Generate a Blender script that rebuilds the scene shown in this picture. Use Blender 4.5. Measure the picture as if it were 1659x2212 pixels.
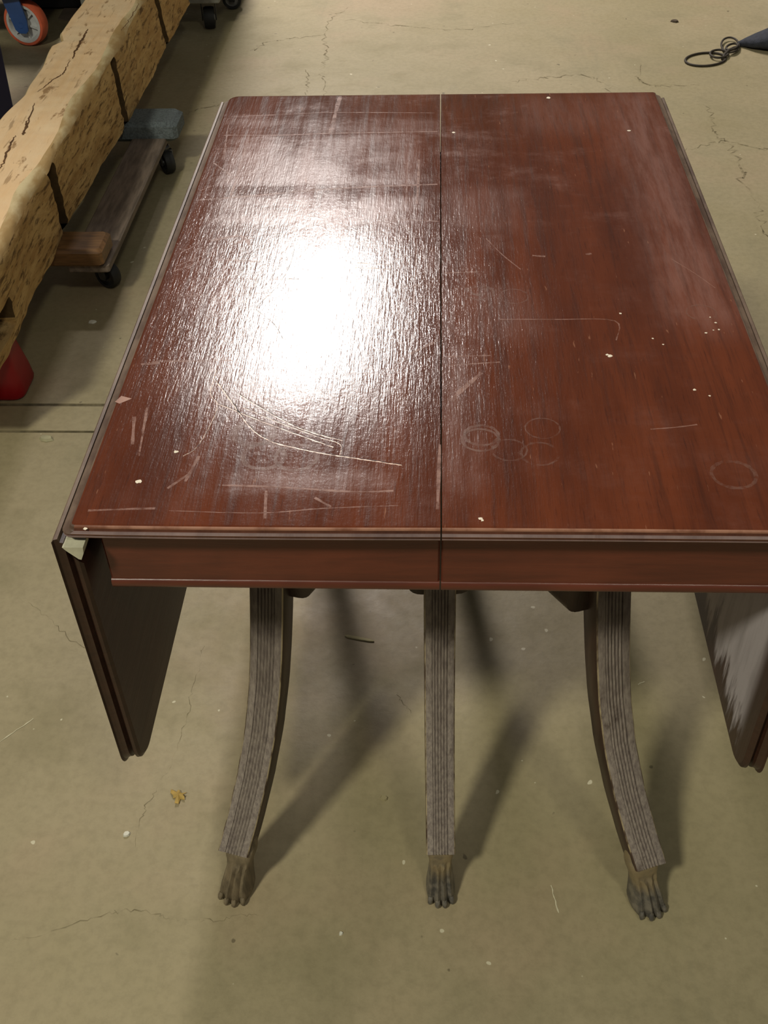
import bpy, bmesh, math, random
import numpy as np
from mathutils import Vector, Matrix, noise
from math import sin, cos, pi, radians as R

random.seed(7)
S = bpy.context.scene
COL = S.collection
for o in list(bpy.data.objects): bpy.data.objects.remove(o)

# ------------------------------------------------------------------ camera
YAW, PITCH, ROLL = -0.0611, 0.7379, -0.0337
CX, CY, CZ, FPX = -0.0086, -0.7573, 1.4610, 2314.87
fw = Vector((sin(YAW)*cos(PITCH), cos(YAW)*cos(PITCH), -sin(PITCH)))
r0 = Vector((cos(YAW), -sin(YAW), 0)); u0 = r0.cross(fw)
rt = r0*cos(ROLL) + u0*sin(ROLL); up = u0*cos(ROLL) - r0*sin(ROLL)
cam = bpy.data.cameras.new('camera'); co = bpy.data.objects.new('camera', cam); COL.objects.link(co)
co.matrix_world = Matrix(((rt.x, up.x, -fw.x, CX), (rt.y, up.y, -fw.y, CY), (rt.z, up.z, -fw.z, CZ), (0, 0, 0, 1)))
cam.sensor_fit = 'VERTICAL'; cam.sensor_height = 36; cam.lens = FPX*36/2212
cam.clip_start = .05; cam.clip_end = 60
S.camera = co

def fp(x, y, z=0.0):
    """the point of the plane at height z that shows at this place of the photograph"""
    d = fw + rt*((x-829.5)/FPX) - up*((y-1106)/FPX)
    t = (z-CZ)/d.z
    return Vector((CX+d.x*t, CY+d.y*t, z))

# ------------------------------------------------------------------ light
W = bpy.data.worlds.new('world'); S.world = W; W.use_nodes = True
W.node_tree.nodes['Background'].inputs[0].default_value = (.90, .88, .84, 1)
W.node_tree.nodes['Background'].inputs[1].default_value = .11
def lamp(name, loc, power, size, col, aim=(0, .6, 0)):
    l = bpy.data.lights.new(name, 'AREA'); l.shape = 'DISK'; l.size = size; l.energy = power; l.color = col
    o = bpy.data.objects.new(name, l); COL.objects.link(o); o.location = loc
    o.rotation_euler = (Vector(aim)-Vector(loc)).to_track_quat('-Z', 'Y').to_euler()
    return o
front = lamp('ceiling_panel_front', (-1.12, 7.05, 5.0), 520, 1.0, (1, .92, .87), (-1.12, 7.05, 0))
front.data.shape = 'RECTANGLE'; front.data.size = .60; front.data.size_y = 3.0
lamp('ceiling_lamp_back_left', (-2.25, -2.6, 5.0), 165, .6, (1, .97, .80))
lamp('ceiling_lamp_back_right', (1.4, -2.5, 5.0), 36, .6, (1, .97, .80))
vs = S.view_settings
vs.view_transform = 'Standard'; vs.look = 'None'; vs.gamma = 1; vs.use_curve_mapping = False
vs.exposure = 0.12

# ------------------------------------------------------------------ material helpers
def lin(r, g, b):
    f = lambda c: (c/255/12.92) if c/255 <= .04045 else ((c/255+.055)/1.055)**2.4
    return (f(r), f(g), f(b), 1)
class Mat:
    def __init__(s, name, rough=.5, spec=.5):
        s.m = bpy.data.materials.new(name); s.m.use_nodes = True; s.t = s.m.node_tree; s.N = s.t.nodes
        s.b = s.N['Principled BSDF']; s.b.inputs['Roughness'].default_value = rough
        s.b.inputs['Specular IOR Level'].default_value = spec
        s.tc = s.N.new('ShaderNodeTexCoord').outputs['Object']
    def set(s, sock, v):
        if isinstance(v, bpy.types.NodeSocket): s.t.links.new(v, sock)
        else: sock.default_value = v
    def noise(s, scale=5, detail=4, rough=.55, stretch=None, rot=None, dist=0, off=None):
        n = s.N.new('ShaderNodeTexNoise'); n.inputs['Scale'].default_value = scale
        n.inputs['Detail'].default_value = detail; n.inputs['Roughness'].default_value = rough
        n.inputs['Distortion'].default_value = dist
        v = s.tc
        if stretch or rot or off:
            mp = s.N.new('ShaderNodeMapping'); s.t.links.new(v, mp.inputs[0])
            if stretch: mp.inputs['Scale'].default_value = stretch
            if rot: mp.inputs['Rotation'].default_value = rot
            if off: mp.inputs['Location'].default_value = off
            v = mp.outputs[0]
        s.t.links.new(v, n.inputs['Vector']); return n.outputs['Fac']
    def ramp(s, v, lo, hi, a=0.0, b=1.0):
        n = s.N.new('ShaderNodeMapRange'); n.interpolation_type = 'SMOOTHSTEP'
        s.set(n.inputs[0], v); n.inputs[1].default_value = lo; n.inputs[2].default_value = hi
        n.inputs[3].default_value = a; n.inputs[4].default_value = b; return n.outputs[0]
    def math(s, op, a, b=0.0):
        n = s.N.new('ShaderNodeMath'); n.operation = op; s.set(n.inputs[0], a); s.set(n.inputs[1], b); return n.outputs[0]
    def mul(s, a, b): return s.math('MULTIPLY', a, b)
    def add(s, a, b): return s.math('ADD', a, b)
    def mix(s, f, a, b, mode='MIX'):
        n = s.N.new('ShaderNodeMix'); n.data_type = 'RGBA'; n.blend_type = mode
        s.set(n.inputs[0], f); s.set(n.inputs[6], a); s.set(n.inputs[7], b); return n.outputs[2]
    def xyz(s):
        n = s.N.new('ShaderNodeSeparateXYZ'); s.t.links.new(s.tc, n.inputs[0]); return n.outputs
    def color(s, v): s.set(s.b.inputs['Base Color'], v); return s
    def rough(s, v): s.set(s.b.inputs['Roughness'], v); return s
    def bump(s, h, dist=.002, strength=1.0):
        n = s.N.new('ShaderNodeBump'); n.inputs['Distance'].default_value = dist; n.inputs['Strength'].default_value = strength
        s.set(n.inputs['Height'], h); s.set(s.b.inputs['Normal'], n.outputs[0]); return s
    def alpha(s, v): s.set(s.b.inputs['Alpha'], v); return s

def simple(name, c, rough=.5, var=.25, scale=20, stretch=None, metal=0, bump=0, spec=.5):
    m = Mat(name, rough, spec); n = m.noise(scale, 5, .6, stretch)
    d = tuple(x*(1-var) for x in c[:3])+(1,); l = tuple(min(1, x*(1+var)) for x in c[:3])+(1,)
    m.color(m.mix(m.ramp(n, .3, .7), d, l)); m.b.inputs['Metallic'].default_value = metal
    if bump: m.bump(n, bump)
    return m.m

# floor: worn olive-tan painted concrete
m = Mat('painted_concrete', .55, .35)
big = m.noise(.9, 5, .6); mid = m.noise(5, 6, .65, off=(3, 1, 0)); fine = m.noise(60, 4, .7)
c = m.mix(m.ramp(big, .35, .65), lin(150, 139, 106), lin(163, 150, 119))
c = m.mix(m.ramp(mid, .45, .72, 0, .45), c, lin(128, 119, 88))
c = m.mix(m.ramp(m.noise(1.7, 4, .6, off=(7, 2, 0)), .5, .7, 0, .5), c, lin(168, 146, 118))
c = m.mix(m.ramp(m.noise(2.2, 7, .7, (2.2, .5, 1), dist=.6, off=(1, 5, 0)), .56, .7, 0, .4), c, lin(140, 132, 104))
c = m.mix(m.ramp(fine, .35, .75, 0, .22), c, lin(96, 88, 62))
sp = m.noise(48, 1, .4, off=(9, 9, 0)); c = m.mix(m.ramp(sp, .785, .80, 0, .85), c, lin(205, 198, 170))
sp2 = m.noise(30, 2, .5, off=(2, 14, 0)); c = m.mix(m.ramp(sp2, .74, .77, 0, .6), c, lin(70, 62, 44))
m.color(c); m.rough(m.ramp(mid, .3, .7, .45, .65)); m.bump(m.add(m.mul(fine, .3), mid), .0012)
FLOOR = m.m
FLOORGAP = simple('joint_dirt', lin(98, 88, 64), .9, .3, 40)
m = Mat('crack_dirt', .9, .2); n = m.noise(45, 4, .7)
m.color(m.mix(m.ramp(n, .4, .6), lin(104, 93, 66), lin(122, 112, 84))); m.alpha(m.ramp(m.noise(22, 3, .7),   .40, .66, .05, .6)); CRACK = m.m

# table top: worn red mahogany with a glossy lacquer
OY = .546   # table root y
def top_material(name, left):
    m = Mat(name, .25, .5)
    x, y, z = m.xyz()
    grain = m.noise(1, 6, .65, (120, 5, 30), dist=.3); wide = m.noise(1, 4, .6, (16, 2.0, 10), off=(2, 0, 0))
    blot = m.noise(5, 5, .6, off=(4, 1, 0)); pore = m.noise(1, 3, .6, (420, 26, 60))
    c = m.mix(m.ramp(wide, .3, .7), lin(84, 38, 18), lin(108, 52, 27))
    c = m.mix(m.ramp(grain, .45, .72, 0, .55), c, lin(62, 28, 14))
    c = m.mix(m.ramp(pore, .56, .7, 0, .35), c, lin(46, 18, 10))
    # dull, dusty bloom in the lacquer: worn patches with shapes of their own
    edge = m.mul(m.add(m.noise(28, 5, .7, (1, 1, 1)), -.5), .05)
    xx = m.add(x, edge); yy = m.add(y, m.mul(edge, .7))
    def box(x0, x1, y0, y1, s=.012):
        a = m.mul(m.ramp(xx, x0-s, x0+s), m.ramp(xx, x1-s, x1+s, 1, 0))
        b = m.mul(m.ramp(yy, y0-OY-s, y0-OY+s), m.ramp(yy, y1-OY-s, y1-OY+s, 1, 0)); return m.mul(a, b)
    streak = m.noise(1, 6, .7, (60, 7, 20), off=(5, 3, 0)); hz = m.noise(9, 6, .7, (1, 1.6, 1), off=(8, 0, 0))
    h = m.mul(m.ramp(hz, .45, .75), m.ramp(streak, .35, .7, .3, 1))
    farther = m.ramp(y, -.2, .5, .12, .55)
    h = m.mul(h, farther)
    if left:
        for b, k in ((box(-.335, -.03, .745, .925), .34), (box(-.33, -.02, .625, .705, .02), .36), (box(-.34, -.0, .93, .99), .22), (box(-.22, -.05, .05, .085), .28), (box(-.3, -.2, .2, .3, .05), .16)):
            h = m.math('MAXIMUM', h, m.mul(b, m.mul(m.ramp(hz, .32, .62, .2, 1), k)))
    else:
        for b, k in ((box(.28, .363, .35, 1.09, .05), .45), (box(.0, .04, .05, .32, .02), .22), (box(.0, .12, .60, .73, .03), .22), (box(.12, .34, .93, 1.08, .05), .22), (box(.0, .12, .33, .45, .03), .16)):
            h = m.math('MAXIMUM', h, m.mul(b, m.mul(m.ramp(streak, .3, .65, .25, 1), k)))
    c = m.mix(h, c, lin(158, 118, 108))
    tick = m.noise(1, 2, .5, (230, 34, 50), off=(0, 7, 0)); c = m.mix(m.ramp(tick, .73, .78, 0, .3), c, lin(190, 135, 105))
    m.color(c); m.rough(m.add(m.ramp(grain, .3, .8, .13, .22), m.mul(h, .25)))
    ripple = m.noise(1, 5, .7, (95, 22, 40), off=(1, 1, 0)); peel = m.noise(150, 3, .6)
    m.bump(m.add(m.add(m.mul(ripple, .8), m.mul(peel, .35)), m.mul(pore, .5)), .0012, .34)
    return m.m
TOPL = top_material('red_mahogany_left', True); TOPR = top_material('red_mahogany_right', False)
def dark_wood(name, a, b, rough=.35, stretch=(6, 6, 60), patch=None):
    m = Mat(name, rough, .5); g = m.noise(1, 6, .65, stretch, dist=.4); w = m.noise(7, 4, .6)
    c = m.mix(m.ramp(g, .3, .7), a, b); c = m.mix(m.ramp(w, .45, .75, 0, .35), c, tuple(v*1.5 for v in b[:3])+(1,))
    if patch:  # whitish streaky patch over the upper part of the leaf face
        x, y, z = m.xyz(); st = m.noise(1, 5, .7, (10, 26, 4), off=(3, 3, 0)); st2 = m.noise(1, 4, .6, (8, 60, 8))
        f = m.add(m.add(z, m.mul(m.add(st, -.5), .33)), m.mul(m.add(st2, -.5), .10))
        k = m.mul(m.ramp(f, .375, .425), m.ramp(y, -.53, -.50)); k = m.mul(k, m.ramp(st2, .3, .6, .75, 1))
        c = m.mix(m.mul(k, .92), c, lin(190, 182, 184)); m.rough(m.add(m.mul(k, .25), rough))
    m.color(c); m.bump(g, .0006); return m.m
APRON = dark_wood('apron_mahogany', lin(84, 42, 30), lin(104, 52, 36), .32, (5, 40, 60))
LEAF = dark_wood('leaf_mahogany', lin(44, 26, 18), lin(58, 35, 24), .38, (20, 8, 60))
LEAFB = dark_wood('pale_patched_leaf_mahogany', lin(46, 28, 20), lin(60, 37, 27), .38, (20, 60, 8), patch=True)
EDGE = dark_wood('moulding_mahogany', lin(66, 36, 26), lin(92, 54, 38), .3, (40, 8, 8))
m = Mat('worn_edge_glint', .5); n = m.noise(1, 5, .6, (30, 14, 30)); m.color(m.mix(m.ramp(n, .25, .6), lin(112, 66, 46), lin(160, 114, 92))); WORN_GLINT = m.m  # bare wood on the chip; on the arris, its highlight put into the colour
m = Mat('worn_side_lip', .5); n = m.noise(1, 5, .6, (30, 14, 30)); m.color(m.mix(m.ramp(n, .35, .62), lin(84, 64, 52), lin(116, 96, 80))); SIDELIP = m.m
LIP = dark_wood('lip_sheen', lin(104, 86, 84), lin(132, 112, 108), .28, (30, 8, 8))  # sheen along the lip beads put into a paler colour
PALE = simple('bare_pale_wood', lin(190, 186, 160), .6, .12, 60)
# reeded leg: finish gone grey on the front, paler towards the foot
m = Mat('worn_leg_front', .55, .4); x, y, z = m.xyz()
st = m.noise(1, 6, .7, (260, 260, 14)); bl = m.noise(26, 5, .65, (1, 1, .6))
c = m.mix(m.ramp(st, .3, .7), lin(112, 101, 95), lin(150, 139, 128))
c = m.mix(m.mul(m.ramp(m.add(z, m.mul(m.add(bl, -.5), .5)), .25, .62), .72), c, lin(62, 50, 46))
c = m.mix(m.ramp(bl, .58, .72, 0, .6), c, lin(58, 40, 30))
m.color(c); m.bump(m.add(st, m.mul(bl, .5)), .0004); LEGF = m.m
LEGS = dark_wood('leg_side_wood', lin(44, 28, 22), lin(66, 45, 35), .4, (60, 60, 8))
m = Mat('worn_leg_arris', .55); n = m.noise(1, 5, .6, (60, 60, 10)); m.color(m.mix(m.ramp(n, .4, .62), lin(70, 52, 40), lin(166, 150, 118))); ARRIS = m.m
m = Mat('tarnished_brass', .42, .5); x, y, z = m.xyz(); n = m.noise(60, 5, .6)
c = m.mix(m.ramp(n, .35, .65), lin(84, 81, 76), lin(128, 121, 108)); c = m.mix(m.mul(m.ramp(z, .035, .06), m.ramp(n, .3, .6, .5, 1)), c, lin(140, 124, 94))
m.color(c); m.b.inputs['Metallic'].default_value = .25; m.bump(n, .001); PAW = m.m
PAWD = simple('dark_weathered_paw', lin(112, 99, 77), .6, .4, 60, (1, 1, .3), bump=.001)
m = Mat('scuffed_lacquer', .45, .4); n = m.noise(90, 4, .7); m.color(lin(184, 138, 122)); m.alpha(m.ramp(n, .3, .64, .06, .52)); SCUFF = m.m
m = Mat('cup_ring_stain', .4, .4); n = m.noise(70, 4, .7); m.color(lin(160, 125, 112)); m.alpha(m.ramp(n, .3, .65, .05, .36)); RING = m.m
m = Mat('deep_scratch_edge', .3, .5); n = m.noise(120, 3, .7); m.color(lin(222, 180, 150)); m.alpha(m.ramp(n, .32, .55, .2, 1)); SCR = m.m
m = Mat('faint_ring_stain', .4, .4); n = m.noise(70, 4, .7); m.color(lin(150, 112, 98)); m.alpha(m.ramp(n, .35, .65, .0, .3)); FAINT = m.m
m = Mat('deep_scratch_cut', .5, .3); n = m.noise(100, 3, .7); m.color(lin(40, 16, 10)); m.alpha(m.ramp(n, .3, .6, .2, .9)); CUT = m.m
SPECK = simple('white_paint', lin(235, 222, 200), .6, .05)

# ------------------------------------------------------------------ object helpers
def mesh_obj(name, verts, faces, mats, parent=None, fmat=None, smooth=True, angle=35):
    me = bpy.data.meshes.new(name); off = Vector((0, 0, 0))
    if parent is not None:
        p = parent
        while p: off += p.location; p = p.parent
    me.from_pydata([tuple(Vector(v)-off) for v in verts], [], faces)
    for mm in (mats if isinstance(mats, (list, tuple)) else [mats]): me.materials.append(mm)
    bm = bmesh.new(); bm.from_mesh(me)
    if fmat:
        bm.faces.ensure_lookup_table()
        for i, f in enumerate(bm.faces): f.material_index = fmat[i]
    bmesh.ops.recalc_face_normals(bm, faces=bm.faces)
    if smooth:
        a = R(angle)
        for f in bm.faces: f.smooth = True
        for e in bm.edges: e.smooth = not (len(e.link_faces) == 2 and e.calc_face_angle(0) > a)
    bm.to_mesh(me); bm.free()
    o = bpy.data.objects.new(name, me); COL.objects.link(o)
    if parent is not None: o.parent = parent
    return o
def thing(name, loc, label, cat, group=None):
    o = bpy.data.objects.new(name, None); COL.objects.link(o); o.location = loc; o.empty_display_size = .05
    o['label'] = label; o['category'] = cat
    if group: o['group'] = group
    return o
def tag(o, label, cat, group=None):
    o['label'] = label; o['category'] = cat
    if group: o['group'] = group
    return o
class MB:
    def __init__(s): s.v = []; s.f = []; s.m = []
    def poly(s, vs, fs, mi=0):
        k = len(s.v); s.v += [tuple(v) for v in vs]
        for f in fs: s.f.append(tuple(i+k for i in f)); s.m.append(mi)
    def loops(s, rings, closed=True, cap=True, mi=0):
        n = len(rings[0]); k = len(s.v)
        for r in rings: s.v += [tuple(p) for p in r]
        for i in range(len(rings)-1):
            mm = mi[i] if isinstance(mi, (list, tuple)) else mi
            for j in range(n if closed else n-1):
                a = k+i*n+j; b = k+i*n+(j+1) % n; s.f.append((a, b, b+n, a+n)); s.m.append(mm)
        if cap:
            c = mi if not isinstance(mi, (list, tuple)) else mi[0]
            s.f.append(tuple(k+j for j in range(n))); s.m.append(c)
            c = mi if not isinstance(mi, (list, tuple)) else mi[-1]
            s.f.append(tuple(k+(len(rings)-1)*n+j for j in range(n))); s.m.append(c)
        return s
    def box(s, x0, x1, y0, y1, z0, z1, b=.003, mi=0):
        """box with chamfered edges all round"""
        b = min(b, (x1-x0)/3, (y1-y0)/3, (z1-z0)/3)
        def rr(d, z): 
            X0, X1, Y0, Y1 = x0+d, x1-d, y0+d, y1-d
            return [(X0+b, Y0, z), (X1-b, Y0, z), (X1, Y0+b, z), (X1, Y1-b, z), (X1-b, Y1, z), (X0+b, Y1, z), (X0, Y1-b, z), (X0, Y0+b, z)]
        return s.loops([rr(b, z0), rr(0, z0+b), rr(0, z1-b), rr(b, z1)], mi=mi)
    def tube(s, pts, r, n=10, closed=False, mi=0):
        pts = [Vector(p) for p in pts]; rings = []; N = len(pts); ref = Vector((0, 0, 1))
        for i, p in enumerate(pts):
            a = pts[(i-1) % N] if (closed or i > 0) else p; b = pts[(i+1) % N] if (closed or i < N-1) else p
            t = (b-a).normalized(); u = t.cross(ref)
            if u.length < .05: u = t.cross(Vector((0, 1, 0)))
            u.normalize(); w = u.cross(t); rad = r[i] if isinstance(r, (list, tuple)) else r
            rings.append([p+u*(rad*cos(2*pi*k/n))+w*(rad*sin(2*pi*k/n)) for k in range(n)])
        if closed: rings.append(rings[0])
        return s.loops(rings, cap=not closed, mi=mi)
    def lathe(s, prof, c, axis='z', n=24, mi=0):
        rings = []
        for r, h in prof:
            ring = []
            for k in range(n):
                a = 2*pi*k/n; u, w = r*cos(a), r*sin(a)
                ring.append({'z': (c[0]+u, c[1]+w, c[2]+h), 'x': (c[0]+h, c[1]+u, c[2]+w), 'y': (c[0]+u, c[1]+h, c[2]+w)}[axis])
            rings.append(ring)
        return s.loops(rings, mi=mi)
    def ribbon(s, pts, w, jag=0, closed=False, mi=0):
        """flat mark lying on the surface; w = width or widths"""
        pts = [Vector(p) for p in pts]; N = len(pts); L = []; Rr = []
        for i, p in enumerate(pts):
            a = pts[(i-1) % N] if (closed or i) else p; b = pts[(i+1) % N] if (closed or i < N-1) else p
            t = (b-a); t.z = 0
            if t.length < 1e-9: t = Vector((1, 0, 0))
            t.normalize(); nn = Vector((-t.y, t.x, 0)); ww = (w[i] if isinstance(w, (list, tuple)) else w)/2
            if jag: ww *= random.uniform(1-jag, 1+jag)
            L.append(p+nn*ww); Rr.append(p-nn*ww)
        k = len(s.v); s.v += [tuple(x) for x in L+Rr]
        for i in range(N if closed else N-1):
            j = (i+1) % N; s.f.append((k+i, k+j, k+N+j, k+N+i)); s.m.append(mi)
        return s
    def build(s, name, mats, parent=None, smooth=True, angle=35):
        return mesh_obj(name, s.v, s.f, mats, parent, s.m, smooth, angle)
def copy_tree(o, parent=None):
    c = o.copy(); COL.objects.link(c)
    if parent is not None: c.parent = parent
    for ch in [q for q in bpy.data.objects if q.parent == o]: copy_tree(ch, c)
    return c
def interp(x, xs, ys): return float(np.interp(x, xs, ys))
def wob(pts, n=6, amp=.004):
    """subdivide a polyline with small sideways wander"""
    out = []
    for a, b in zip(pts[:-1], pts[1:]):
        for i in range(n):
            t = i/n; p = a.lerp(b, t)
            if out: p = p+Vector((random.gauss(0, amp), random.gauss(0, amp), 0))
            out.append(p)
    return out+[pts[-1]]

# ================================================================== FLOOR
J1, J2 = 1.105, 1.205           # the two saw-cut joints either side of a strip of concrete
mb = MB()
def frow(y0, y1, z0, z1, mi): mb.poly([(-9, y0, z0), (9, y0, z0), (9, y1, z1), (-9, y1, z1)], [(0, 1, 2, 3)], mi)
ys = [(-7, 0), (J1-.004, 0), (J1-.002, -.003), (J1+.002, -.003), (J1+.004, 0), (J2-.005, 0), (J2-.001, -.0014), (J2+.001, -.0014), (J2+.005, 0), (14, 0)]
for i, (a, b) in enumerate(zip(ys[:-1], ys[1:])): frow(a[0], b[0], a[1], b[1], 1 if i in (1, 2, 3, 5, 6, 7) else 0)
floor = mb.build('floor', [FLOOR, FLOORGAP], smooth=False); floor['kind'] = 'structure'
cracks = [
 [(755, 15), (730, 30), (708, 48), (704, 75), (703, 100), (706, 125), (695, 145), (700, 170), (703, 212)],
 [(735, 42), (820, 50), (920, 62), (1000, 62), (1110, 50)], [(704, 75), (640, 82), (590, 88), (560, 100), (540, 110)],
 [(660, 150), (662, 180), (661, 205)], [(1385, 140), (1380, 165), (1398, 185), (1430, 188), (1510, 184)],
 [(1505, 218), (1530, 232), (1537, 260), (1545, 285), (1555, 300), (1580, 315), (1597, 345), (1605, 380), (1622, 420), (1640, 465), (1650, 500), (1659, 520)],
 [(1480, 325), (1530, 312), (1575, 305), (1640, 322), (1659, 320)], [(1105, 175), (1150, 172), (1190, 165), (1250, 162), (1290, 170), (1318, 186), (1322, 205)],
 [(0, 2035), (50, 2030), (130, 2005), (230, 1975), (280, 1965), (340, 1975), (370, 1985), (420, 1988), (460, 1990), (520, 1980), (560, 1975)],
 [(340, 1702), (318, 1735), (303, 1765), (292, 1830)], [(442, 1395), (432, 1430), (412, 1500), (400, 1560), (378, 1630), (345, 1700)],
 [(200, 1410), (150, 1380), (105, 1335), (60, 1300)], [(855, 1495), (875, 1520), (892, 1548)], [(400, 245), (440, 232), (470, 228), (500, 215)]]
for k, cr in enumerate(cracks):
    near = cr[0][1] > 1000
    p = wob([fp(x, y, .0006) for x, y in cr], 7, .0022 if near else .008)
    n = len(p); wd = [(.0014 if near else .007)*(.35+.65*sin(pi*(i+.5)/n))*random.uniform(.5, 1.4) for i in range(n)]
    MB().ribbon(p, wd).build('crack', CRACK, floor, smooth=False)

SCRF = simple('floor_scratch', lin(196, 188, 158), .7, .1)
for a_, c_ in (((0, 1602), (72, 1552)), ((1190, 1912), (1207, 1972)), ((1378, 1478), (1392, 1472))):
    MB().ribbon(wob([fp(*a_, .0006), fp(*c_, .0006)], 10, .0004), .0018, .5).build('floor_scratch', SCRF, floor, smooth=False)

# far wall of the hall, above the picture
b = MB(); b.box(-9, 9, 13.8, 14.0, 0, 5.4, .01); o = b.build('wall_back', simple('wall_paint', lin(150, 146, 134), .8, .1, 2), smooth=False); o['kind'] = 'structure'

# ================================================================== TABLE
HT = .75; L = 1.093; WX = .3655
table = thing('drop_leaf_table', (0, OY, 0), 'scuffed red mahogany drop leaf dining table on sabre legs with paw feet', 'table')
# --- the two halves of the top: moulded on three sides, flat at the seam
PROF = [(-.004, .7500), (-.0015, .7495), (.0005, .7478), (.0015, .7445), (.0025, .7405), (.0040, .7388), (.0095, .7380), (.0125, .7366), (.0132, .7345), (.0122, .7325), (.0108, .7317), (.0122, .7308), (.0130, .7288), (.0118, .7262), (.006, .7225), (.0, .7335)]
def half(s, mat, name):
    rings = []
    for d, z in PROF:
        z = HT-(HT-z)*.5; x1 = WX+(d if d < 0 else d*.72); df = d if d < 0 else d*.4; y0 = -df; y1 = L+df; g = .0008; rd = max(.003, .005+df); pts = [(s*g, y0, z)]
        N = 10
        for i in range(1, N): pts.append((s*(g+(x1-rd-g)*i/N), y0+.0012*sin(pi*i/N*.9)*(-1 if s < 0 else .3), z))
        for q in range(5): a = -pi/2+pi/2*q/4; pts.append((s*(x1-rd+rd*cos(a)), y0+rd+rd*sin(a), z))
        for q in range(5): a = pi/2*q/4; r2 = rd+(.014 if s < 0 else 0); pts.append((s*(x1-r2+r2*cos(a)), y1-r2+r2*sin(a), z))
        pts.append((s*g, y1, z)); rings.append(pts)
    b = MB(); b.loops(rings, cap=False)
    n = len(rings[0]); ns = len(rings)-1
    fm = []
    for i in range(ns):
        for j in range(n):
            side = 10 <= j <= 18
            fm.append(0 if i == 0 else (3 if (side and i < 8) else (2 if i in (1, 2) else (4 if i in (5, 6, 11) else 1))))
    b.m = fm
    b.f.append(tuple(range(n))); b.m.append(0)
    b.f.append(tuple(ns*n+j for j in range(n))); b.m.append(1)
    return b.build(name, [mat, EDGE, WORN_GLINT, SIDELIP, LIP], table, angle=40)
half(-1, TOPL, 'tabletop'); half(1, TOPR, 'tabletop')
# --- hanging leaves
def leaf(s, mats):
    xo, xi = .3840, .3610; zb, yb0, yb1 = .346, -.006, L+.006; rd = .035
    layers = [(xo, .736, -.004), (xo-.0015, .737, -.0012), (xo-.005, .737, 0), (xo-.006, .732, .0004), (xo-.0095, .731, .0008), (xo-.0105, .7285, .0045), (xo-.0120, .726, .0062), (xo-.0135, .722, .0050), (xo-.015, .716, .0015), (xo-.0165, .712, .0), (xi+.003, .706, .0005), (xi, .700, .004)]
    rings = []
    for x, zt, d in layers:
        a0, a1, z0 = yb0+d, yb1-d, zb+d; pts = [(s*x, a0, zt)]
        for i in range(1, 6): pts.append((s*x, a0, zt+(z0+rd-zt)*i/6))
        for q in range(9): a = pi+pi/2*q/8; pts.append((s*x, a0+rd+rd*cos(a), z0+rd+rd*sin(a)))
        for q in range(9): a = -pi/2+pi/2*q/8; pts.append((s*x, a1-rd+rd*cos(a), z0+rd+rd*sin(a)))
        pts.append((s*x, a1, zt)); rings.append(pts)
    b = MB(); b.loops(rings); n = len(rings[0])
    for i in range(len(b.f)-2):
        j = i % n; lay = i//n
        if j == n-1 and lay < 3: b.m[i] = 2          # worn top arris
    b.m[-1] = 1
    return b.build('drop_leaf', mats, table, angle=30)
leaf(-1, [LEAF, LEAF, SIDELIP]); rl = leaf(1, [LEAF, LEAFB, SIDELIP]); rl['label'] = 'right drop leaf with a whitish patch across its inner face'
# bare wood showing at the near left corner where the leaf meets the top
b = MB(); tri = [(-.3745, .7300), (-.3535, .7300), (-.3545, .7220), (-.3585, .7130), (-.3612, .7140), (-.3715, .7255)]
b.loops([[(x, -.0105, z) for x, z in tri], [(x, .010, z) for x, z in tri]]); o = b.build('hinge_corner', PALE, table, angle=20); o['label'] = 'bare pale wood at the hinge corner'
# --- aprons with a bead along the foot
def apron_x(y, s, d):
    x0, x1 = .0008, .345
    b = MB(); a, c = sorted((s*x0, s*x1)); b.box(a, c, min(y, y+d), max(y, y+d), .6555, .7335, .002); o = b.build('apron', APRON, table)
    f = -1 if d > 0 else 1
    pts = [(y+f*.0035*sin(t)-f*.0008, .6535+.0062*cos(t)) for t in [pi*i/8 for i in range(9)]]+[(y+d*.5, .6475), (y+d*.5, .6595)]
    b = MB(); b.loops([[(a, py, pz) for py, pz in pts], [(a+.002, py, pz) for py, pz in pts], [(c-.002, py, pz) for py, pz in pts], [(c, py, pz) for py, pz in pts]])
    b.build('bead_moulding', APRON, o)
for s in (-1, 1): apron_x(.016, s, .022); apron_x(L-.016, s, -.022)
for s in (-1, 1):
    b = MB(); a, c = sorted((s*.323, s*.345)); b.box(a, c, .0385, L-.0385, .649, .7335, .002); b.build('apron', APRON, table)
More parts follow.
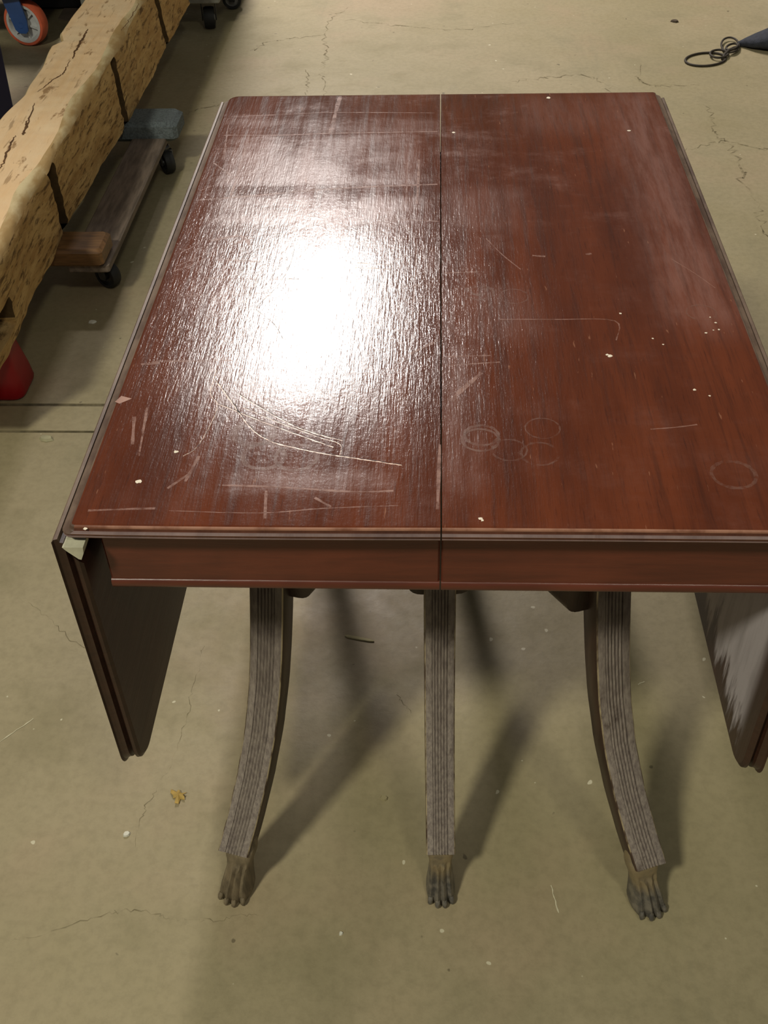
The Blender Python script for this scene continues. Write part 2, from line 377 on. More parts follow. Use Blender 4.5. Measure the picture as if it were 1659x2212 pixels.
# --- sabre legs
ZC = [0, .052, .089, .13, .192, .262, .337, .397, .448, .504, .60, .7335]
SC = [0, .015, .033, .060, .095, .126, .149, .162, .171, .180, .190, .196]
def leg(foot, ang, width, pawmat, face=None, mirror=False, zb=.468):
    fx, fy = foot; t = R(ang); dr = Vector((sin(t), cos(t), 0)); tf = R(ang if face is None else face); sd = Vector((cos(tf), -sin(tf), 0)); df = Vector((sin(tf), cos(tf), 0))
    if mirror: dr.y *= -1; sd.y *= -1; df.y *= -1
    base = Vector((fx, fy, 0)); hw = width/2; dep = .034
    zs = list(np.linspace(.088, .7335, 44)); rings = []; nr = 5
    # reeded front: flat borders, five reeds between
    prof = [(-hw, -.0015), (-hw+.0015, 0), (-.52*hw, 0), (-.50*hw, .0016)]
    for k in range(nr):
        c0 = -.5*hw+hw*(k+.5)/nr; w = hw/nr/2
        prof += [(c0-.62*w, .0003), (c0, -.0004), (c0+.62*w, .0003), (c0+w, .0018)]
    prof += [(.52*hw, 0), (hw-.0015, 0), (hw, .0015)]
    prof[0] = (-hw, .0015)
    np_ = len(prof)
    for z in zs:
        s_ = interp(z, ZC, SC); ds = (interp(z+.02, ZC, SC)-interp(z-.02, ZC, SC))/.04
        nrm = Vector((0, 0, 1))*(-ds)+df; nrm.normalize()                # into the leg, square to its front
        c0 = base+dr*s_+Vector((0, 0, z)); dd = dep*(1+.25*interp(z, [.1, .6], [0, 1]))
        ring = [c0+sd*u+nrm*w for u, w in prof]
        ring += [c0+sd*hw+nrm*dd*.5, c0+sd*hw+nrm*(dd-.002), c0+sd*(hw-.002)+nrm*dd, c0-sd*(hw-.002)+nrm*dd, c0-sd*hw+nrm*(dd-.002), c0-sd*hw+nrm*dd*.5]
        rings.append(ring)
    # the last ring is cut level under the top
    for i in range(len(rings[-1])): rings[-1][i].z = min(rings[-1][i].z, .7335)
    b = MB(); b.loops(rings); n = len(rings[0])
    for i in range(len(b.f)-2):
        j = i % n
        b.m[i] = 0 if 2 <= j < np_-3 or j in (1, np_-3) else (2 if j in (0, np_-2) else 1)
    b.m[-1] = b.m[-2] = 1
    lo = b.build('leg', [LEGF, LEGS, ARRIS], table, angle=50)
    # paw foot: square cuff above a spreading foot of four toes
    kz = [.104, .100, .0905, .0895, .083, .076, .066, .056, .046, .034, .022, .012, .004, 0]
    fs = [.047, .046, .0415, .0365, .0335, .0325, .030, .024, .0175, .0100, .0040, .0005, .0005, .003]
    bs = [.066, .068, .072, .072, .072, .071, .068, .066, .064, .062, .060, .058, .056, .054]
    hwz = [.0180, .0188, .0194, .0198, .0200, .0194, .0178, .0168, .0172, .0188, .0205, .0222, .0222, .0195]
    kz = kz[::-1]; fs = fs[::-1]; bs = bs[::-1]; hwz = hwz[::-1]
    rings = []; NS = 44
    for z in np.linspace(0, .104, 30):
        f0, b0, h = interp(z, kz, fs), interp(z, kz, bs), interp(z, kz, hwz)*(width/.041); cen = (f0+b0)/2; hd = (b0-f0)/2
        toe = interp(z, [0, .01, .045, .062, .072], [1, 1, .95, .6, 0]); ring = []
        for k in range(NS):
            a = 2*pi*k/NS; ca, sa = cos(a), sin(a); e = .62 if z > .06 else .8
            u = math.copysign(abs(sa)**e, sa)*h; w = -math.copysign(abs(ca)**e, ca)*hd   # w<0 at the toes
            if w < 0 or abs(sa) > .9:
                q = (u/h)*2; g = abs(q-round(q)); ridge = cos(pi*2*(u/h)*2*.5+pi/2*0)    # four ridges over the width
                r_ = .5+.5*cos(2*pi*((u/h+1)*2-.5)); kf = max(0, -w/hd)
                w += toe*.0085*(1-r_)*kf; u *= 1-.04*toe*(1-r_)
                w -= toe*.003*(1-abs(u/h))*kf
            ring.append(base+dr*cen+df*w+sd*u+Vector((0, 0, z)))
        rings.append(ring)
    b = MB(); b.loops(rings)
    for k in range(4):                                                     # claw at the tip of each toe
        u = ((k+.5)/4*2-1)*.0195*(width/.041); f = .004 if abs(u) < .01 else .010
        pts = [base+sd*(u*(1+.05*i))+dr*.029+df*(f-.029-.0075*i/3+.002*(i == 3))+Vector((0, 0, z)) for i, z in enumerate((.014, .0105, .006, .0025))]
        b.tube(pts, [.0035, .0042, .0034, .0016], 8)
    b.build('paw_foot', pawmat, lo, angle=60)
    # rounded block under the frame that the leg is housed in
    c0 = base+dr*.225; bw = hw+.021
    outline = [(-bw, .7335), (-bw, zb+.02)]+[(-bw+.018-.018*cos(a), zb+.018-.018*sin(a)) for a in [pi/2*q/5 for q in range(1, 6)]]
    outline = outline+[(-u, z) for u, z in outline[::-1]]
    rings = [[Vector((c0.x, c0.y, 0))+sd*u+dr*w+Vector((0, 0, z)) for u, z in outline] for w in (-.022, -.020, .05)]
    b = MB(); b.loops(rings); b.build('leg_block', LEGS, table)
leg((-.304, .000), 30, .0450, PAWD, 14); leg((.008, .002), -2, .0405, PAW, zb=.440); leg((.318, -.004), -36, .0460, PAW, -19)
for (x, a, f) in ((-.304, 30, 14), (0, 0, 0), (.318, -36, -19)): leg((x, L-.002), a, .0450, PAW, f, True)

# --- wear on the top: scratches, cup rings, specks (thin marks in the lacquer)
def tp(x, y, k=0): return fp(x, y, HT+.00012+.00004*k)
def smooth(pts, n=6):
    P = [pts[0]]+pts+[pts[-1]]; out = []
    for i in range(1, len(P)-2):
        a, b_, c, d = P[i-1], P[i], P[i+1], P[i+2]
        for q in range(n):
            t = q/n; out.append(.5*((2*b_)+(c-a)*t+(2*a-5*b_+4*c-d)*t*t+(3*b_-a-3*c+d)*t**3))
    return out+[pts[-1]]
b = MB()
for pts, w in (
    ([(432, 432), (560, 422), (640, 414), (720, 408), (830, 402), (945, 398)], .0055), ([(480, 292), (600, 292), (715, 288), (830, 286), (945, 284)], .004),
    ([(500, 252), (620, 247), (720, 243), (940, 244)], .0025), ([(735, 208), (725, 243), (714, 290)], .008), ([(538, 292), (522, 350), (498, 425)], .005),
    ([(490, 292), (484, 345)], .003), ([(305, 787), (345, 783)], .006), ([(340, 780), (420, 780), (500, 778)], .004), ([(432, 412), (450, 405), (500, 385), (600, 355)], .002),
    ([(462, 352), (500, 380)], .003), ([(905, 345), (903, 400), (900, 440)], .004), ([(880, 350), (878, 440)], .002), ([(885, 765), (915, 750), (945, 735)], .005),
    ([(975, 866), (1000, 840), (1040, 805)], .0065), ([(1080, 690), (1200, 690), (1328, 693), (1331, 735)], .0018), ([(1448, 558), (1500, 590), (1545, 622)], .0014),
    ([(1405, 927), (1460, 923), (1506, 917)], .0022), ([(362, 1055), (410, 1022)], .004), ([(190, 1103), (260, 1100), (335, 1098)], .003), ([(365, 1103), (560, 1108), (700, 1098), (860, 1092)], .0016),
    ([(480, 1048), (600, 1052), (760, 1062), (850, 1060)], .003), ([(1150, 552), (1178, 554)], .004), ([(1265, 549), (1278, 548)], .005), ([(960, 790), (1080, 782)], .003), ([(965, 770), (1060, 768)], .003), ([(960, 590), (1035, 587)], .004),
    ([(1050, 515), (1085, 550), (1125, 582)], .0018), ([(374, 586), (430, 565), (560, 500)], .0025), ([(386, 548), (430, 525), (480, 490)], .002), ([(440, 600), (600, 603), (700, 600)], .003), ([(430, 620), (600, 622)], .0015), ([(468, 322), (520, 320), (610, 324)], .0018), ([(494, 270), (480, 345)], .0016), ([(380, 575), (470, 540), (590, 500)], .0022), ([(470, 560), (560, 565)], .005), ([(455, 520), (520, 510), (540, 530)], .006), ([(780, 485), (860, 475), (945, 478)], .003), ([(840, 520), (945, 508)], .002), ([(900, 520), (898, 580), (890, 690)], .0022), ([(385, 640), (480, 636), (590, 632)], .0022), ([(860, 620), (945, 612)], .002),
    ([(680, 1075), (715, 1095)], .004), ([(430, 985), (400, 1040)], .004), ([(290, 900), (286, 960)], .004), ([(318, 880), (300, 985)], .003), ([(575, 1060), (572, 1120)], .003), ([(950, 960), (945, 1100)], .004)):
    p = smooth([tp(*q) for q in pts], 5); b.ribbon(p, w*.8, .35)
o = b.build('scuff_marks', SCUFF, table, smooth=False); o['kind'] = 'stuff'
b = MB(); c = MB()
for pts, w in (([(470, 872), (560, 908), (640, 938), (720, 966)], .0016), ([(466, 822), (500, 868), (545, 928), (590, 955), (640, 968), (700, 980), (780, 992), (868, 1005)], .0020), ([(515, 852), (600, 902), (660, 930), (740, 952)], .0018), ([(525, 880), (600, 912), (690, 945), (725, 955), (738, 966), (734, 982)], .0012),
    ([(637, 515), (630, 560), (605, 610), (552, 665)], .0014), ([(550, 668), (590, 700), (612, 736)], .0016), ([(770, 568), (850, 572)], .0014), ([(765, 578), (845, 582)], .0014), ([(620, 602), (645, 604)], .002), ([(605, 628), (640, 630)], .002), ([(560, 600), (530, 655)], .0014), ([(468, 800), (455, 850), (470, 880), (430, 960), (395, 985)], .0012)):
    p = wob(smooth([tp(*q) for q in pts], 5), 2, .0002); b.ribbon(p, w*.75, .5)
    c.ribbon([q+Vector((.0005, .0010, .00004)) for q in p], w*.5, .5)
b.build('deep_scratches', SCR, table, smooth=False)['kind'] = 'stuff'; c.build('scratch_cuts', CUT, table, smooth=False)['kind'] = 'stuff'
for x, y, r, w in ((550, 935, .0215, .008), (570, 985, .022, .005), (640, 988, .022, .004), (1040, 940, .018, .0035), (1038, 950, .0195, .003), (1100, 972, .0185, .0022), (1172, 925, .0185, .0018), (1166, 980, .0195, .0028), (1035, 632, .018, .004), (1033, 628, .010, .005), (1110, 640, .018, .002), (1515, 675, .018, .0025), (1585, 1025, .022, .004)):
    cc = tp(x, y, 2); n = 40
    p = [cc+Vector((r*cos(2*pi*i/n)*random.uniform(.99, 1.01), r*.95*sin(2*pi*i/n), 0)) for i in range(n)]
    MB().ribbon(p, w, .3, True).build('cup_ring', FAINT if x > 1090 or y < 700 else RING, table, smooth=False)
b = MB()
for x, y, r in ((1318, 769, .0030), (1312, 766, .0022), (1038, 1120, .0026), (1042, 1124, .0018), (1410, 731, .0016), (1433, 744, .0014), (1525, 719, .0018), (1546, 697, .0016), (1553, 712, .0018), (1534, 685, .0012), (1541, 713, .0012), (1185, 211, .0045), (980, 286, .0030), (1359, 282, .003), (1500, 842, .0022), (1533, 855, .0014), (1340, 677, .002), (185, 1141, .0022), (300, 1040, .0035), (380, 976, .0028)):
    cc = tp(x, y, 4) if y < 1130 else Vector((fp(x, y, .748)))+Vector((0, -.001, .0004)); n = 9
    b.poly([cc+Vector((0, 0, .0003))]+[cc+Vector((r*cos(2*pi*i/n)*random.uniform(.6, 1.2), r*sin(2*pi*i/n)*random.uniform(.6, 1.1), 0)) for i in range(n)], [(0, 1+i, 1+(i+1) % n) for i in range(n)])
b.build('paint_specks', SPECK, table)['kind'] = 'stuff'
b = MB(); b.poly([tp(252, 868, 3)+Vector((-.002, 0, 0)), tp(262, 855, 3), tp(285, 861, 3), tp(258, 872, 3)], [(0, 1, 2, 3)]); b.build('edge_chip', WORN_GLINT, table, smooth=False)

# ================================================================== HEWN BEAM ON A DOLLY
m = Mat('hewn_pine', .75, .25); x, y, z = m.xyz()
g = m.noise(1, 6, .65, (30, 2.2, 30), dist=.5); pits = m.noise(1, 4, .65, (34, 11, 34), off=(3, 2, 1)); bl = m.noise(6, 4, .6)
c = m.mix(m.ramp(g, .3, .7), lin(244, 204, 154), lin(250, 216, 172)); c = m.mix(m.ramp(bl, .5, .7, 0, .4), c, lin(250, 226, 186))
c = m.mix(m.ramp(pits, .60, .70, 0, .75), c, lin(150, 110, 68)); c = m.mix(m.ramp(m.noise(1, 3, .6, (60, 7, 40), off=(1, 9, 1)), .62, .70, 0, .5), c, lin(128, 92, 56)); m.color(c); m.bump(m.add(g, pits), .003); BEAMT = m.m
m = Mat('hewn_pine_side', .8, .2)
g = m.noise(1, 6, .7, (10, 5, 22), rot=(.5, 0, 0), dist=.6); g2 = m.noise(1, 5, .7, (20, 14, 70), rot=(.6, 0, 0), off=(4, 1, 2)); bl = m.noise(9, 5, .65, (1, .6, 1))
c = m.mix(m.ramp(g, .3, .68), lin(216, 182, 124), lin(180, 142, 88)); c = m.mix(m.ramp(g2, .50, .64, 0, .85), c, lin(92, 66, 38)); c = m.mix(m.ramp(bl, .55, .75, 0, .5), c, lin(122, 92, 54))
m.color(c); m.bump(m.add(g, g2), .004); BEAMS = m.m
m = Mat('debarked_wane', .7, .25); g = m.noise(1, 5, .6, (14, 5, 14)); m.color(m.mix(m.ramp(g, .4, .65), lin(190, 156, 104), lin(232, 212, 166))); m.bump(g, .003); WANE = m.m
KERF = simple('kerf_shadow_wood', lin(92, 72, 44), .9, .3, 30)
YB0, YB1, ZB0, ZB1 = 1.0, 3.50, .155, .382
def nz(p, s, k=0): return noise.noise(Vector((p[0]*s+k, p[1]*s+k*1.7, p[2]*s)))
def beam_pt(j, y):
    """j = position round the section: returns point and slot"""
    xr_t = interp(y, [1.0, 1.22, 1.53, 1.65, 1.96, 2.37, 2.86, 3.5], [-.912, -.914, -.932, -.930, -.939, -.942, -.955, -.958])+.006*nz((0, y, 0), 5, 3)
    xr_b = interp(y, [1.0, 1.11, 1.25, 1.44, 1.76, 2.41, 3.18, 3.5], [-.938, -.940, -.949, -.956, -.964, -.948, -.954, -.956])+.004*nz((0, y, 0), 6, 9)
    xl = interp(y, [1.0, 1.5, 1.92, 2.08, 2.45, 2.49, 2.56, 2.87, 3.5], [-1.15, -1.14, -1.128, -1.112, -1.138, -1.118, -1.145, -1.147, -1.165])+.006*nz((0, y, 0), 7, 5)
    wr = max(.010, .024+.018*nz((0, y, 0), 4, 12)); zt = ZB1+.004*nz((0, y, 0), 3, 1); zw = zt-wr*1.1
    if j < 14:      # right face, bottom to wane
        t = j/13; z = ZB0+(zw-ZB0)*t; sh = interp(y, [1.0, 1.38, 1.66, 2.0, 2.38, 3.05], [.2, .25, .44, .3, .18, .3])*(ZB1-z); x = xr_b+(xr_t-xr_b)*t; d = .0045*nz((y*.5, z*4, j), 9, 2)+.003*nz((y, z*3, 0), 24, 6)
        slot = lambda ya, yb: 1 if ya < y < yb else 0
        sl = max(slot(2.358, 2.404), slot(1.632, 1.690), slot(3.02, 3.07))
        pk = 1.0 if (1.0 < y < 1.214 and .186 < z < .250) else 0
        return Vector((x+d-.030*sl-.055*pk, y+sh, z)), (3 if sl or pk else 1)
    if j < 18:      # wane round to the top
        a = (j-13)/5*pi/2; return Vector((xr_t-wr*(1-cos(a))+.002*nz((y, j, 0), 18), y, zw+(zt-zw)*sin(a)+.002*nz((y, j, 4), 22))), 2
    if j < 34:      # top
        t = (j-18)/15; x = xr_t-wr+(xl+.012-(xr_t-wr))*t; return Vector((x, y, zt+.0022*nz((x, y, 0), 9)+.0015*nz((x, y, 0), 28))), 0
    if j < 38: a = (j-33)/5*pi/2; return Vector((xl+.012-.012*sin(a), y, zt-.016*(1-cos(a)))), 2
    if j < 46: t = (j-38)/8; return Vector((xl+.006*nz((y, t, 0), 8), y, zt-.02+(ZB0-zt+.02)*t)), 1
    t = (j-46)/10; return Vector((xl+(xr_b-xl)*t, y, ZB0)), 1
beam = thing('timber_beam', (-1.04, 2.25, ZB0), 'long hewn pale timber beam with notched side, lying on a dolly left of the table', 'beam')
yy = list(np.linspace(YB0, YB1, 834)); rings = []; mats_ = []
for q, y in enumerate(yy):
    r_ = [beam_pt(j, y) for j in range(56)]; rings.append([p for p, s in r_]); mats_.append([s for p, s in r_])
b = MB(); b.loops(rings)
for i in range(len(b.f)-2): b.m[i] = max(mats_[i//56][i % 56], 3 if mats_[min(i//56+1, 833)][i % 56] == 3 else 0)
b.m[-1] = b.m[-2] = 1
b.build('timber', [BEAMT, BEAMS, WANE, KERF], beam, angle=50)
CHK = simple('check_shadow', lin(104, 72, 40), .9, .3, 40)
def ztop(x, y): return ZB1+.004*nz((0, y, 0), 3, 1)+.0022*nz((x, y, 0), 9)+.0015*nz((x, y, 0), 28)
for line, w in (([(190, 62), (180, 80), (168, 103), (157, 127)], .006), ([(150, 130), (138, 155), (112, 173), (80, 200)], .003), ([(75, 225), (55, 280), (48, 292)], .004), ([(33, 293), (15, 330), (0, 362)], .005), ([(300, 8), (280, 42), (262, 68)], .003), ([(60, 262), (48, 290)], .004)):
    p = wob(smooth([fp(x, y, ZB1) for x, y in line], 5), 2, .0015)
    for q in p: q.z = ztop(q.x, q.y)+.0012
    n = len(p); MB().ribbon(p, [w*(.25+.75*sin(pi*(i+.5)/n)) for i in range(n)], .3).build('drying_check', CHK, beam, smooth=False)

RUB = simple('black_rubber', lin(34, 34, 33), .6, .2, 30); STEEL = simple('dull_steel', lin(92, 92, 92), .4, .25, 40, metal=.7)
GREYW = simple('weathered_board', lin(112, 98, 86), .75, .3, 3, (30, 4, 30), bump=.001); BROWNW = simple('varnished_board', lin(112, 80, 48), .45, .35, 3, (4, 30, 30)); CARPET = simple('grey_carpet', lin(98, 106, 108), .95, .3, 160, bump=.004)
GREYDK = simple('grey_dolly_deck', lin(120, 118, 108), .7, .25, 20)
DARKT = simple('black_steel', lin(26, 26, 28), .6, .2, 20)
def caster(parent, x, y, z1, rad, ang, hub=STEEL, rub=RUB, fork=STEEL, wide=.40):
    """swivel caster standing on the floor under a deck at height z1"""
    t = R(ang); ax = Vector((cos(t), sin(t), 0)); tr = Vector((-sin(t), cos(t), 0)); off = tr*(rad*.45); c = Vector((x, y, rad))
    root = MB(); hw = rad*wide
    def ring(r, h, n=24): return [c+ax*h+tr*(r*cos(2*pi*k/n))+Vector((0, 0, r*sin(2*pi*k/n))) for k in range(n)]
    b = MB(); b.loops([ring(rad*.70, -hw), ring(rad*.93, -hw), ring(rad, -hw*.55), ring(rad, hw*.55), ring(rad*.93, hw), ring(rad*.70, hw)], cap=False); b.loops([ring(rad*.70, hw), ring(rad*.70, -hw)], cap=False)
    w = b.build('wheel', rub, parent)
    h = MB(); h.loops([ring(rad*.1, -hw*1.15), ring(rad*.28, -hw*1.15), ring(rad*.3, -hw*.5), ring(rad*.6, -hw*.45), ring(rad*.69, -hw*.85), ring(rad*.69, hw*.85), ring(rad*.6, hw*.45), ring(rad*.3, hw*.5), ring(rad*.28, hw*1.15), ring(rad*.1, hw*1.15)]); h.build('hub', hub, w)
    f = MB(); top = z1-.012
    for s in (-1, 1):
        o_ = [(-rad*.28, rad*.0), (rad*.28, rad*.0), (rad*.45+rad*.35, top-rad), (-rad*.2+rad*.1, top-rad)]
        o_ = [(-.26*rad, -.22*rad), (.26*rad, -.22*rad), (.34*rad, .1*rad), (.95*rad, top-rad), (-.15*rad, top-rad), (-.34*rad, .1*rad)]
        f.loops([[c+ax*(s*hw*1.25)+tr*u+Vector((0, 0, v)) for u, v in o_], [c+ax*(s*(hw*1.25+.003))+tr*u+Vector((0, 0, v)) for u, v in o_]])
    o_ = [(-.15*rad, top-rad-.004), (.95*rad, top-rad-.004), (.95*rad, top-rad), (-.15*rad, top-rad)]
    f.loops([[c-ax*(hw*1.25+.003)+tr*u+Vector((0, 0, v)) for u, v in o_], [c+ax*(hw*1.25+.003)+tr*u+Vector((0, 0, v)) for u, v in o_]])
    f.lathe([(rad*.55, 0), (rad*.6, .003), (rad*.6, .008), (rad*.5, .0125)], c+tr*(.4*rad)+Vector((0, 0, top-rad)), 'z', 16)
    f.build('fork', fork, parent)
dolly = thing('furniture_dolly', (-1.04, 2.1, 0), 'wooden moving dolly with a grey carpeted end, under the timber beam', 'dolly', 'furniture dollies')
for x0, x1 in ((-.945, -.838), (-1.262, -1.155)):
    MB().box(x0, x1, 1.655, 2.545, .084, .108, .004).build('rail', GREYW, dolly)
MB().box(-1.285, -.812, 2.435, 2.550, .108, .148, .006).build('crosspiece', BROWNW, dolly)
b = MB(); b.box(-1.295, -.800, 2.428, 2.557, .095, .155, .012); b.build('carpet_pad', CARPET, dolly)['label'] = 'grey carpet wrapped round the far end'
MB().box(-1.262, -.845, 1.640, 1.750, .108, .155, .008).build('crosspiece', BROWNW, dolly)
for x, y, a in ((-.845, 2.425, 35), (-.872, 1.735, 60), (-1.21, 2.42, 10), (-1.21, 1.74, 40)): caster(dolly, x, y, .084, .036, a)

# second dolly, cut by the top of the frame
d2 = thing('furniture_dolly', (-1.1, 4.0, 0), 'grey decked dolly on black casters beyond the far end of the beam', 'dolly', 'furniture dollies')
MB().box(-1.42, -.865, 3.70, 4.40, .112, .140, .004).build('deck', GREYDK, d2)
GHUB = simple('grey_hub', lin(130, 128, 124), .5)
for x, y, a in ((-.925, 3.765, 8), (-.868, 4.01, 96), (-1.36, 3.80, 20), (-1.36, 4.30, 30)): caster(d2, x, y, .112, .042, a, hub=GHUB, fork=DARKT, wide=.5)

cb = thing('shade_cabinet', (-1.12, 4.1, .14), 'unseen tall cabinet added on the grey dolly to shade the floor by the beam', 'cabinet')  # unseen load, added and sized to keep the front panel off this floor
DKC = simple('dark_stained_wood', lin(58, 46, 36), .5, .25, 4, (20, 20, 3))
MB().box(-1.42, -.84, 3.74, 4.40, .140, 2.55, .006).build('body', DKC, cb)
for x0, x1 in ((-1.405, -1.12), (-1.11, -.855)):
    dr_ = MB().box(x0, x1, 3.722, 3.742, .20, 2.50, .004).build('door', DKC, cb)
    MB().lathe([(.012, 0), (.012, -.02), (.02, -.03), (.012, -.04)], (-1.14 if x0 < -1.2 else -1.09, 3.724, 1.1), 'y', 12).build('knob', STEEL, dr_)

# red riser under the near end of the beam
REDP = simple('red_plastic', lin(150, 10, 22), .35, .12, 8)
rz = thing('support_block', (-1.06, 1.27, 0), 'red plastic block holding up the near end of the timber beam', 'block')
b = MB(); rings = []
for z, d, rd in ((0, .010, .020), (.004, .003, .024), (.012, 0, .026), (.05, .004, .024), (.1, .012, .022), (.148, .020, .020), (.155, .024, .018)):
    x0, x1, y0, y1 = -1.150+d, -.955-d, 1.215+d, 1.330-d; r_ = []
    for cx_, cy_, a0 in ((x1-rd, y1-rd, 0), (x0+rd, y1-rd, pi/2), (x0+rd, y0+rd, pi), (x1-rd, y0+rd, 1.5*pi)):
        for q in range(5): a = a0+pi/2*q/4; r_.append((cx_+rd*cos(a), cy_+rd*sin(a), z))
    rings.append(r_)
b.loops(rings); b.build('body', REDP, rz)

# ================================================================== BLUE CART AND BIN BEYOND THE BEAM
BLUE = simple('blue_paint', lin(44, 78, 134), .4, .15, 12); ORANGE = simple('orange_tread', lin(206, 98, 66), .55, .15, 20); HUBW = simple('white_hub', lin(190, 190, 188), .5, .12, 30)
cart = thing('platform_cart', (-1.85, 3.8, 0), 'blue steel platform cart with an orange tyred wheel, behind the beam', 'cart')
def big_caster(x, y, rad, ang, z1):
    t = R(ang); ax = Vector((cos(t), sin(t), 0)); tr = Vector((-sin(t), cos(t), 0)); c = Vector((x, y, rad)); hw = .024
    def ring(r, h, n=40): return [c+ax*h+tr*(r*cos(2*pi*k/n))+Vector((0, 0, r*sin(2*pi*k/n))) for k in range(n)]
    w = MB().loops([ring(rad*.84, -hw), ring(rad*.95, -hw), ring(rad, -hw*.6), ring(rad, hw*.6), ring(rad*.95, hw), ring(rad*.84, hw), ring(rad*.84, -hw)], cap=False).build('wheel', ORANGE, cart)
    MB().loops([ring(rad*.10, -hw*1.1), ring(rad*.26, -hw*1.1), ring(rad*.3, -hw*.45), ring(rad*.66, -hw*.35), ring(rad*.72, -hw), ring(rad*.835, -hw), ring(rad*.835, hw), ring(rad*.72, hw), ring(rad*.66, hw*.35), ring(rad*.3, hw*.45), ring(rad*.26, hw*1.1), ring(rad*.10, hw*1.1)]).build('hub', HUBW, w)
    sp_ = MB()
    for k in range(6):
        a = 2*pi*k/6+.3; d = tr*cos(a)+Vector((0, 0, sin(a))); e = tr*(-sin(a))+Vector((0, 0, cos(a)))
        sp_.loops([[c+d*(rad*q)+e*(s*.003)+ax*(h*hw*.85) for s, h in ((-1, -1), (1, -1), (1, 1), (-1, 1))] for q in (.28, .70)])
    sp_.build('spokes', HUBW, w)
    f = MB()
    for s in (-1, 1):
        o_ = [(-.026, -.020), (-.014, -.030), (.014, -.030), (.028, -.018), (.040, .03), (.064, z1-rad), (-.012, z1-rad), (-.030, .02)]
        f.loops([[c+ax*(s*.036)+tr*u+Vector((0, 0, v)) for u, v in o_], [c+ax*(s*.042)+tr*u+Vector((0, 0, v)) for u, v in o_]])
    f.loops([[c+ax*a_+tr*u+Vector((0, 0, z1-rad)) for a_, u in ((-.042, -.05), (.042, -.05), (.042, .05), (-.042, .05))], [c+ax*a_+tr*u+Vector((0, 0, z1-rad+.008)) for a_, u in ((-.042, -.05), (.042, -.05), (.042, .05), (-.042, .05))]])
    for s in (-1, 1): f.lathe([(.011, 0), (.011, .01)], c+ax*(s*.044), 'y', 6)
    f.build('fork', BLUE, cart)
big_caster(-1.62, 3.60, .085, 78, .205); big_caster(-2.35, 3.62, .085, 84, .205)
MB().box(-2.45, -1.50, 3.50, 4.30, .213, .275, .006).build('deck', DARKT, cart)
BINB = Mat('blue_plastic', .45, .4); n = BINB.noise(28, 4, .7); BINB.color(BINB.mix(BINB.ramp(n, .66, .72), lin(24, 32, 92), lin(120, 130, 170)))
bn = thing('storage_bin', (-1.68, 2.75, 0), 'dark blue scuffed plastic bin standing behind the timber beam', 'bin')
rings = []
for z, d, rd in ((0, .03, .03), (.01, .022, .035), (.30, .010, .04), (.52, 0, .04), (.522, -.012, .045), (.55, -.012, .045), (.552, .004, .04), (.06, .03, .03)):
    x0, x1, y0, y1 = -1.90+d, -1.438-d, 2.55+d, 2.90-d; r_ = []
    for cx_, cy_, a0 in ((x1-rd, y1-rd, 0), (x0+rd, y1-rd, pi/2), (x0+rd, y0+rd, pi), (x1-rd, y0+rd, 1.5*pi)):
        for q in range(6): a = a0+pi/2*q/5; r_.append((cx_+rd*cos(a), cy_+rd*sin(a), z))
    rings.append(r_)
MB().loops(rings).build('body', BINB.m, bn)

# ================================================================== POUCH AND CORD
NAVY = simple('navy_cloth', lin(40, 44, 54), .85, .25, 70, bump=.003); CORD = simple('black_cord', lin(48, 40, 28), .7, .25, 60)
tip = fp(1592, 96); pouch = thing('cloth_pouch', (1.25, 3.45, 0), 'dark navy cloth pouch with looped black cord on the floor at right', 'pouch')
b = MB(); p0 = fp(1592, 100); p1 = fp(1760, 110); dirv = (p1-p0); Ln = dirv.length; dirv.normalize(); sv = Vector((-dirv.y, dirv.x, 0)); rings = []
for i in range(22):
    t = i/21; w = interp(t, [0, .06, .2, .4, .7, .92, 1], [.008, .014, .045, .066, .072, .060, .01]); h = interp(t, [0, .1, .4, .8, 1], [.008, .016, .036, .034, .006])
    c0 = p0+dirv*(Ln*t); r_ = []
    for k in range(18):
        a = 2*pi*k/18; wr_ = 1+.06*nz((t*3, a, 0), 3)
        r_.append(c0+sv*(w*cos(a)*wr_)+Vector((0, 0, h+.001+h*sin(a)*wr_ if sin(a) > -.9 else .001)))
    rings.append(r_)
b.loops(rings); b.build('body', NAVY, pouch, angle=70)
def loop(cx_, cy_, rx, ry, tilt=0, z0=.004, lift=0, n=36):
    pts = []
    for i in range(n):
        a = 2*pi*i/n; pts.append(fp(cx_+rx*cos(a)*cos(tilt)-ry*sin(a)*sin(tilt), cy_+rx*cos(a)*sin(tilt)+ry*sin(a)*cos(tilt), z0)); pts[-1].z += max(0, lift*sin(-a))
    return pts
b = MB()
b.tube(loop(1524, 128, 44, 14, -.06), .0042, 8, True); b.tube(loop(1553, 116, 19, 8.5, 0, .011), .0042, 8, True)
b.tube(loop(1577, 97, 19, 16, .15, .012), .0038, 8, True); b.tube(loop(1581, 101, 13, 6, -.3, .018), .0042, 8, True)
b.tube([fp(1560, 128, .006), fp(1566, 117, .012), fp(1575, 108, .018), fp(1586, 103, .016), fp(1596, 100, .010)], .005, 8)
b.build('cord', CORD, pouch)

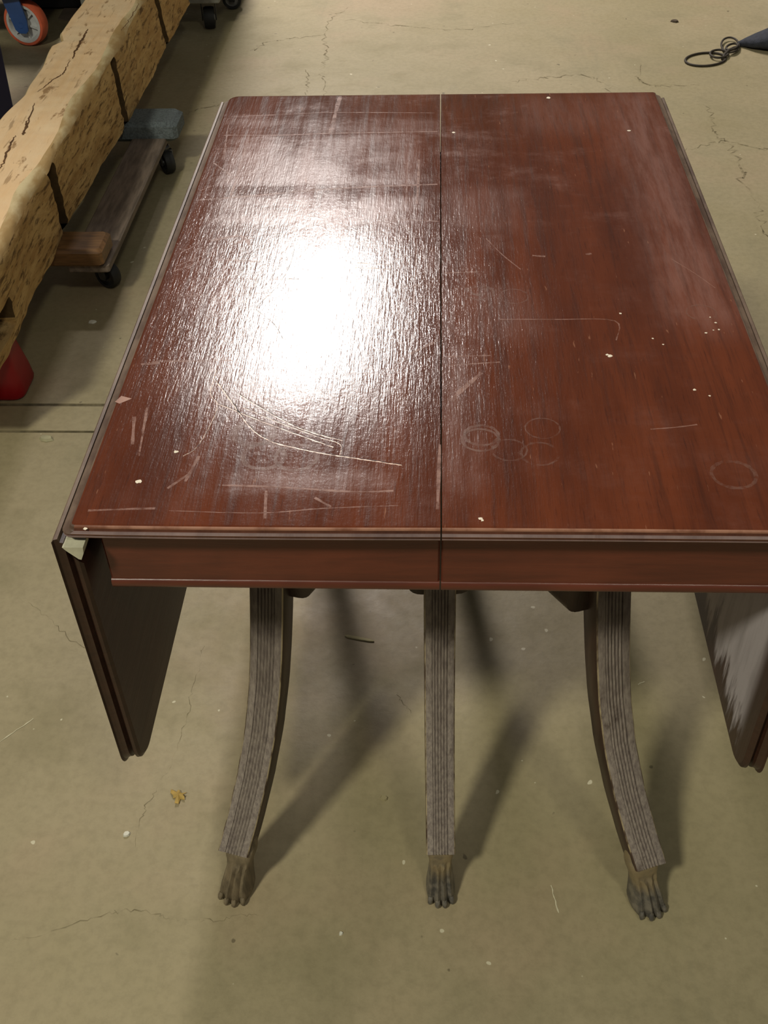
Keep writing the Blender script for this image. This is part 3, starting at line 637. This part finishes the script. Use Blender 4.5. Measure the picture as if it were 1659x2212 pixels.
# ================================================================== LITTER ON THE FLOOR
YEL = simple('dry_leaf', lin(176, 146, 76), .8, .2, 60); CHIPW = simple('white_chip', lin(215, 212, 196), .7, .08); STICK = simple('pale_splinter', lin(176, 166, 124), .8, .2, 20)
c0 = fp(386, 1719); pts = []
for i in range(18):
    a = 2*pi*i/18; r_ = .0125*(1+.45*random.uniform(-1, 1))*(1 if i % 3 else .6); pts.append(c0+Vector((r_*cos(a), r_*.9*sin(a), .0012+.003*random.random())))
mid = c0+Vector((0, 0, .006)); b = MB(); n = 18
b.poly([mid]+pts+[mid-Vector((0, 0, .0015))]+[p-Vector((0, 0, .0009)) for p in pts], [(0, 1+i, 1+(i+1) % n) for i in range(n)]+[(n+1, n+2+(i+1) % n, n+2+i) for i in range(n)]+[(1+i, n+2+i, n+2+(i+1) % n, 1+(i+1) % n) for i in range(n)])
tag(b.build('leaf_scrap', YEL, smooth=False), 'torn yellow scrap of dry leaf on the floor below the left drop leaf', 'scrap')
a0, a1 = fp(745, 1374), fp(808, 1386); b = MB(); sd_ = Vector((-(a1-a0).y, (a1-a0).x, 0)).normalized(); b.loops([[a0.lerp(a1, t)+sd_*(q*w) + Vector((0, 0, z)) for q, z in ((-1, .0003), (1, .0003), (.8, .0022), (-.8, .0022))] for t, w in ((0, .0012), (.1, .0032), (.45, .0036), (.85, .003), (1, .001))])
tag(b.build('wood_splinter', STICK), 'pale wood splinter on the floor between the left and middle table legs', 'splinter')
def chip(name, x, y, r, label, cat='chip', mat=CHIPW, el=1.0, group=None):
    c0 = fp(x, y); n = 7; lo = []; hi = []
    for i in range(n):
        a = 2*pi*i/n+.4; k = random.uniform(.7, 1.2); lo.append(c0+Vector((r*el*k*cos(a), r*k*sin(a), .0004))); hi.append(c0+Vector((r*el*.75*k*cos(a), r*.75*k*sin(a), .0012+r*.35)))
    o = MB().loops([lo, hi]).build(name, mat, smooth=False); return tag(o, label, cat, group)
chip('plastic_chip', 200, 696, .008, 'small white chip on the shadowed floor between the beam and the table', el=1.7)
chip('plaster_chip', 274, 1803, .006, 'white plaster crumb on the floor left of the left paw foot', el=1.1)
chip('plaster_chip', 737, 2017, .0035, 'tiny white crumb on the open floor in front of the left and middle feet')
chip('gravel_stone', 1457, 47, .016, 'dark brown pebble on the far floor above the cord loops', 'stone', simple('dark_stone', lin(74, 60, 42), .8), 1.0)
chip('paint_flake', 830, 1726, .006, 'olive flake of floor paint beside the middle leg', 'flake', simple('paint_flake', lin(134, 124, 92), .6), 1.2)
chip('paint_flake', 100, 948, .012, 'broad pale paint flake by the floor joint at the left edge', 'flake', simple('pale_flake', lin(160, 154, 122), .6), 1.5)
tb = thing('plastic_tub', (1.47, 4.03, 0), 'blue plastic tub cut off by the top right corner', 'tub')
TUBB = simple('grey_blue_plastic', lin(92, 120, 165), .45, .1, 10)
MB().lathe([(.080, 0), (.088, .004), (.100, .14), (.108, .145), (.108, .153), (.097, .153), (.084, .012)], (1.47, 4.03, 0), 'z', 32).build('body', TUBB, tb)
# things in the dark behind the cart wheel
CARD = simple('brown_card', lin(128, 112, 98), .85, .12, 15)
q = [fp(*p) for p in ((126, 42), (170, 50), (205, 2), (146, 8))]
tag(MB().loops([[p+Vector((0, 0, .0005)) for p in q], [p+Vector((0, 0, .005)) for p in q]]).build('card_sheet', CARD, smooth=False), 'flat sheet of brown card on the dark floor between cart wheel and beam', 'card')
cr = thing('black_crate', (-1.66, 4.15, 0), 'black plastic crate in the dark behind the orange tyred wheel', 'crate')
MB().box(-1.80, -1.50, 4.02, 4.35, 0, .20, .012).build('body', DARKT, cr)
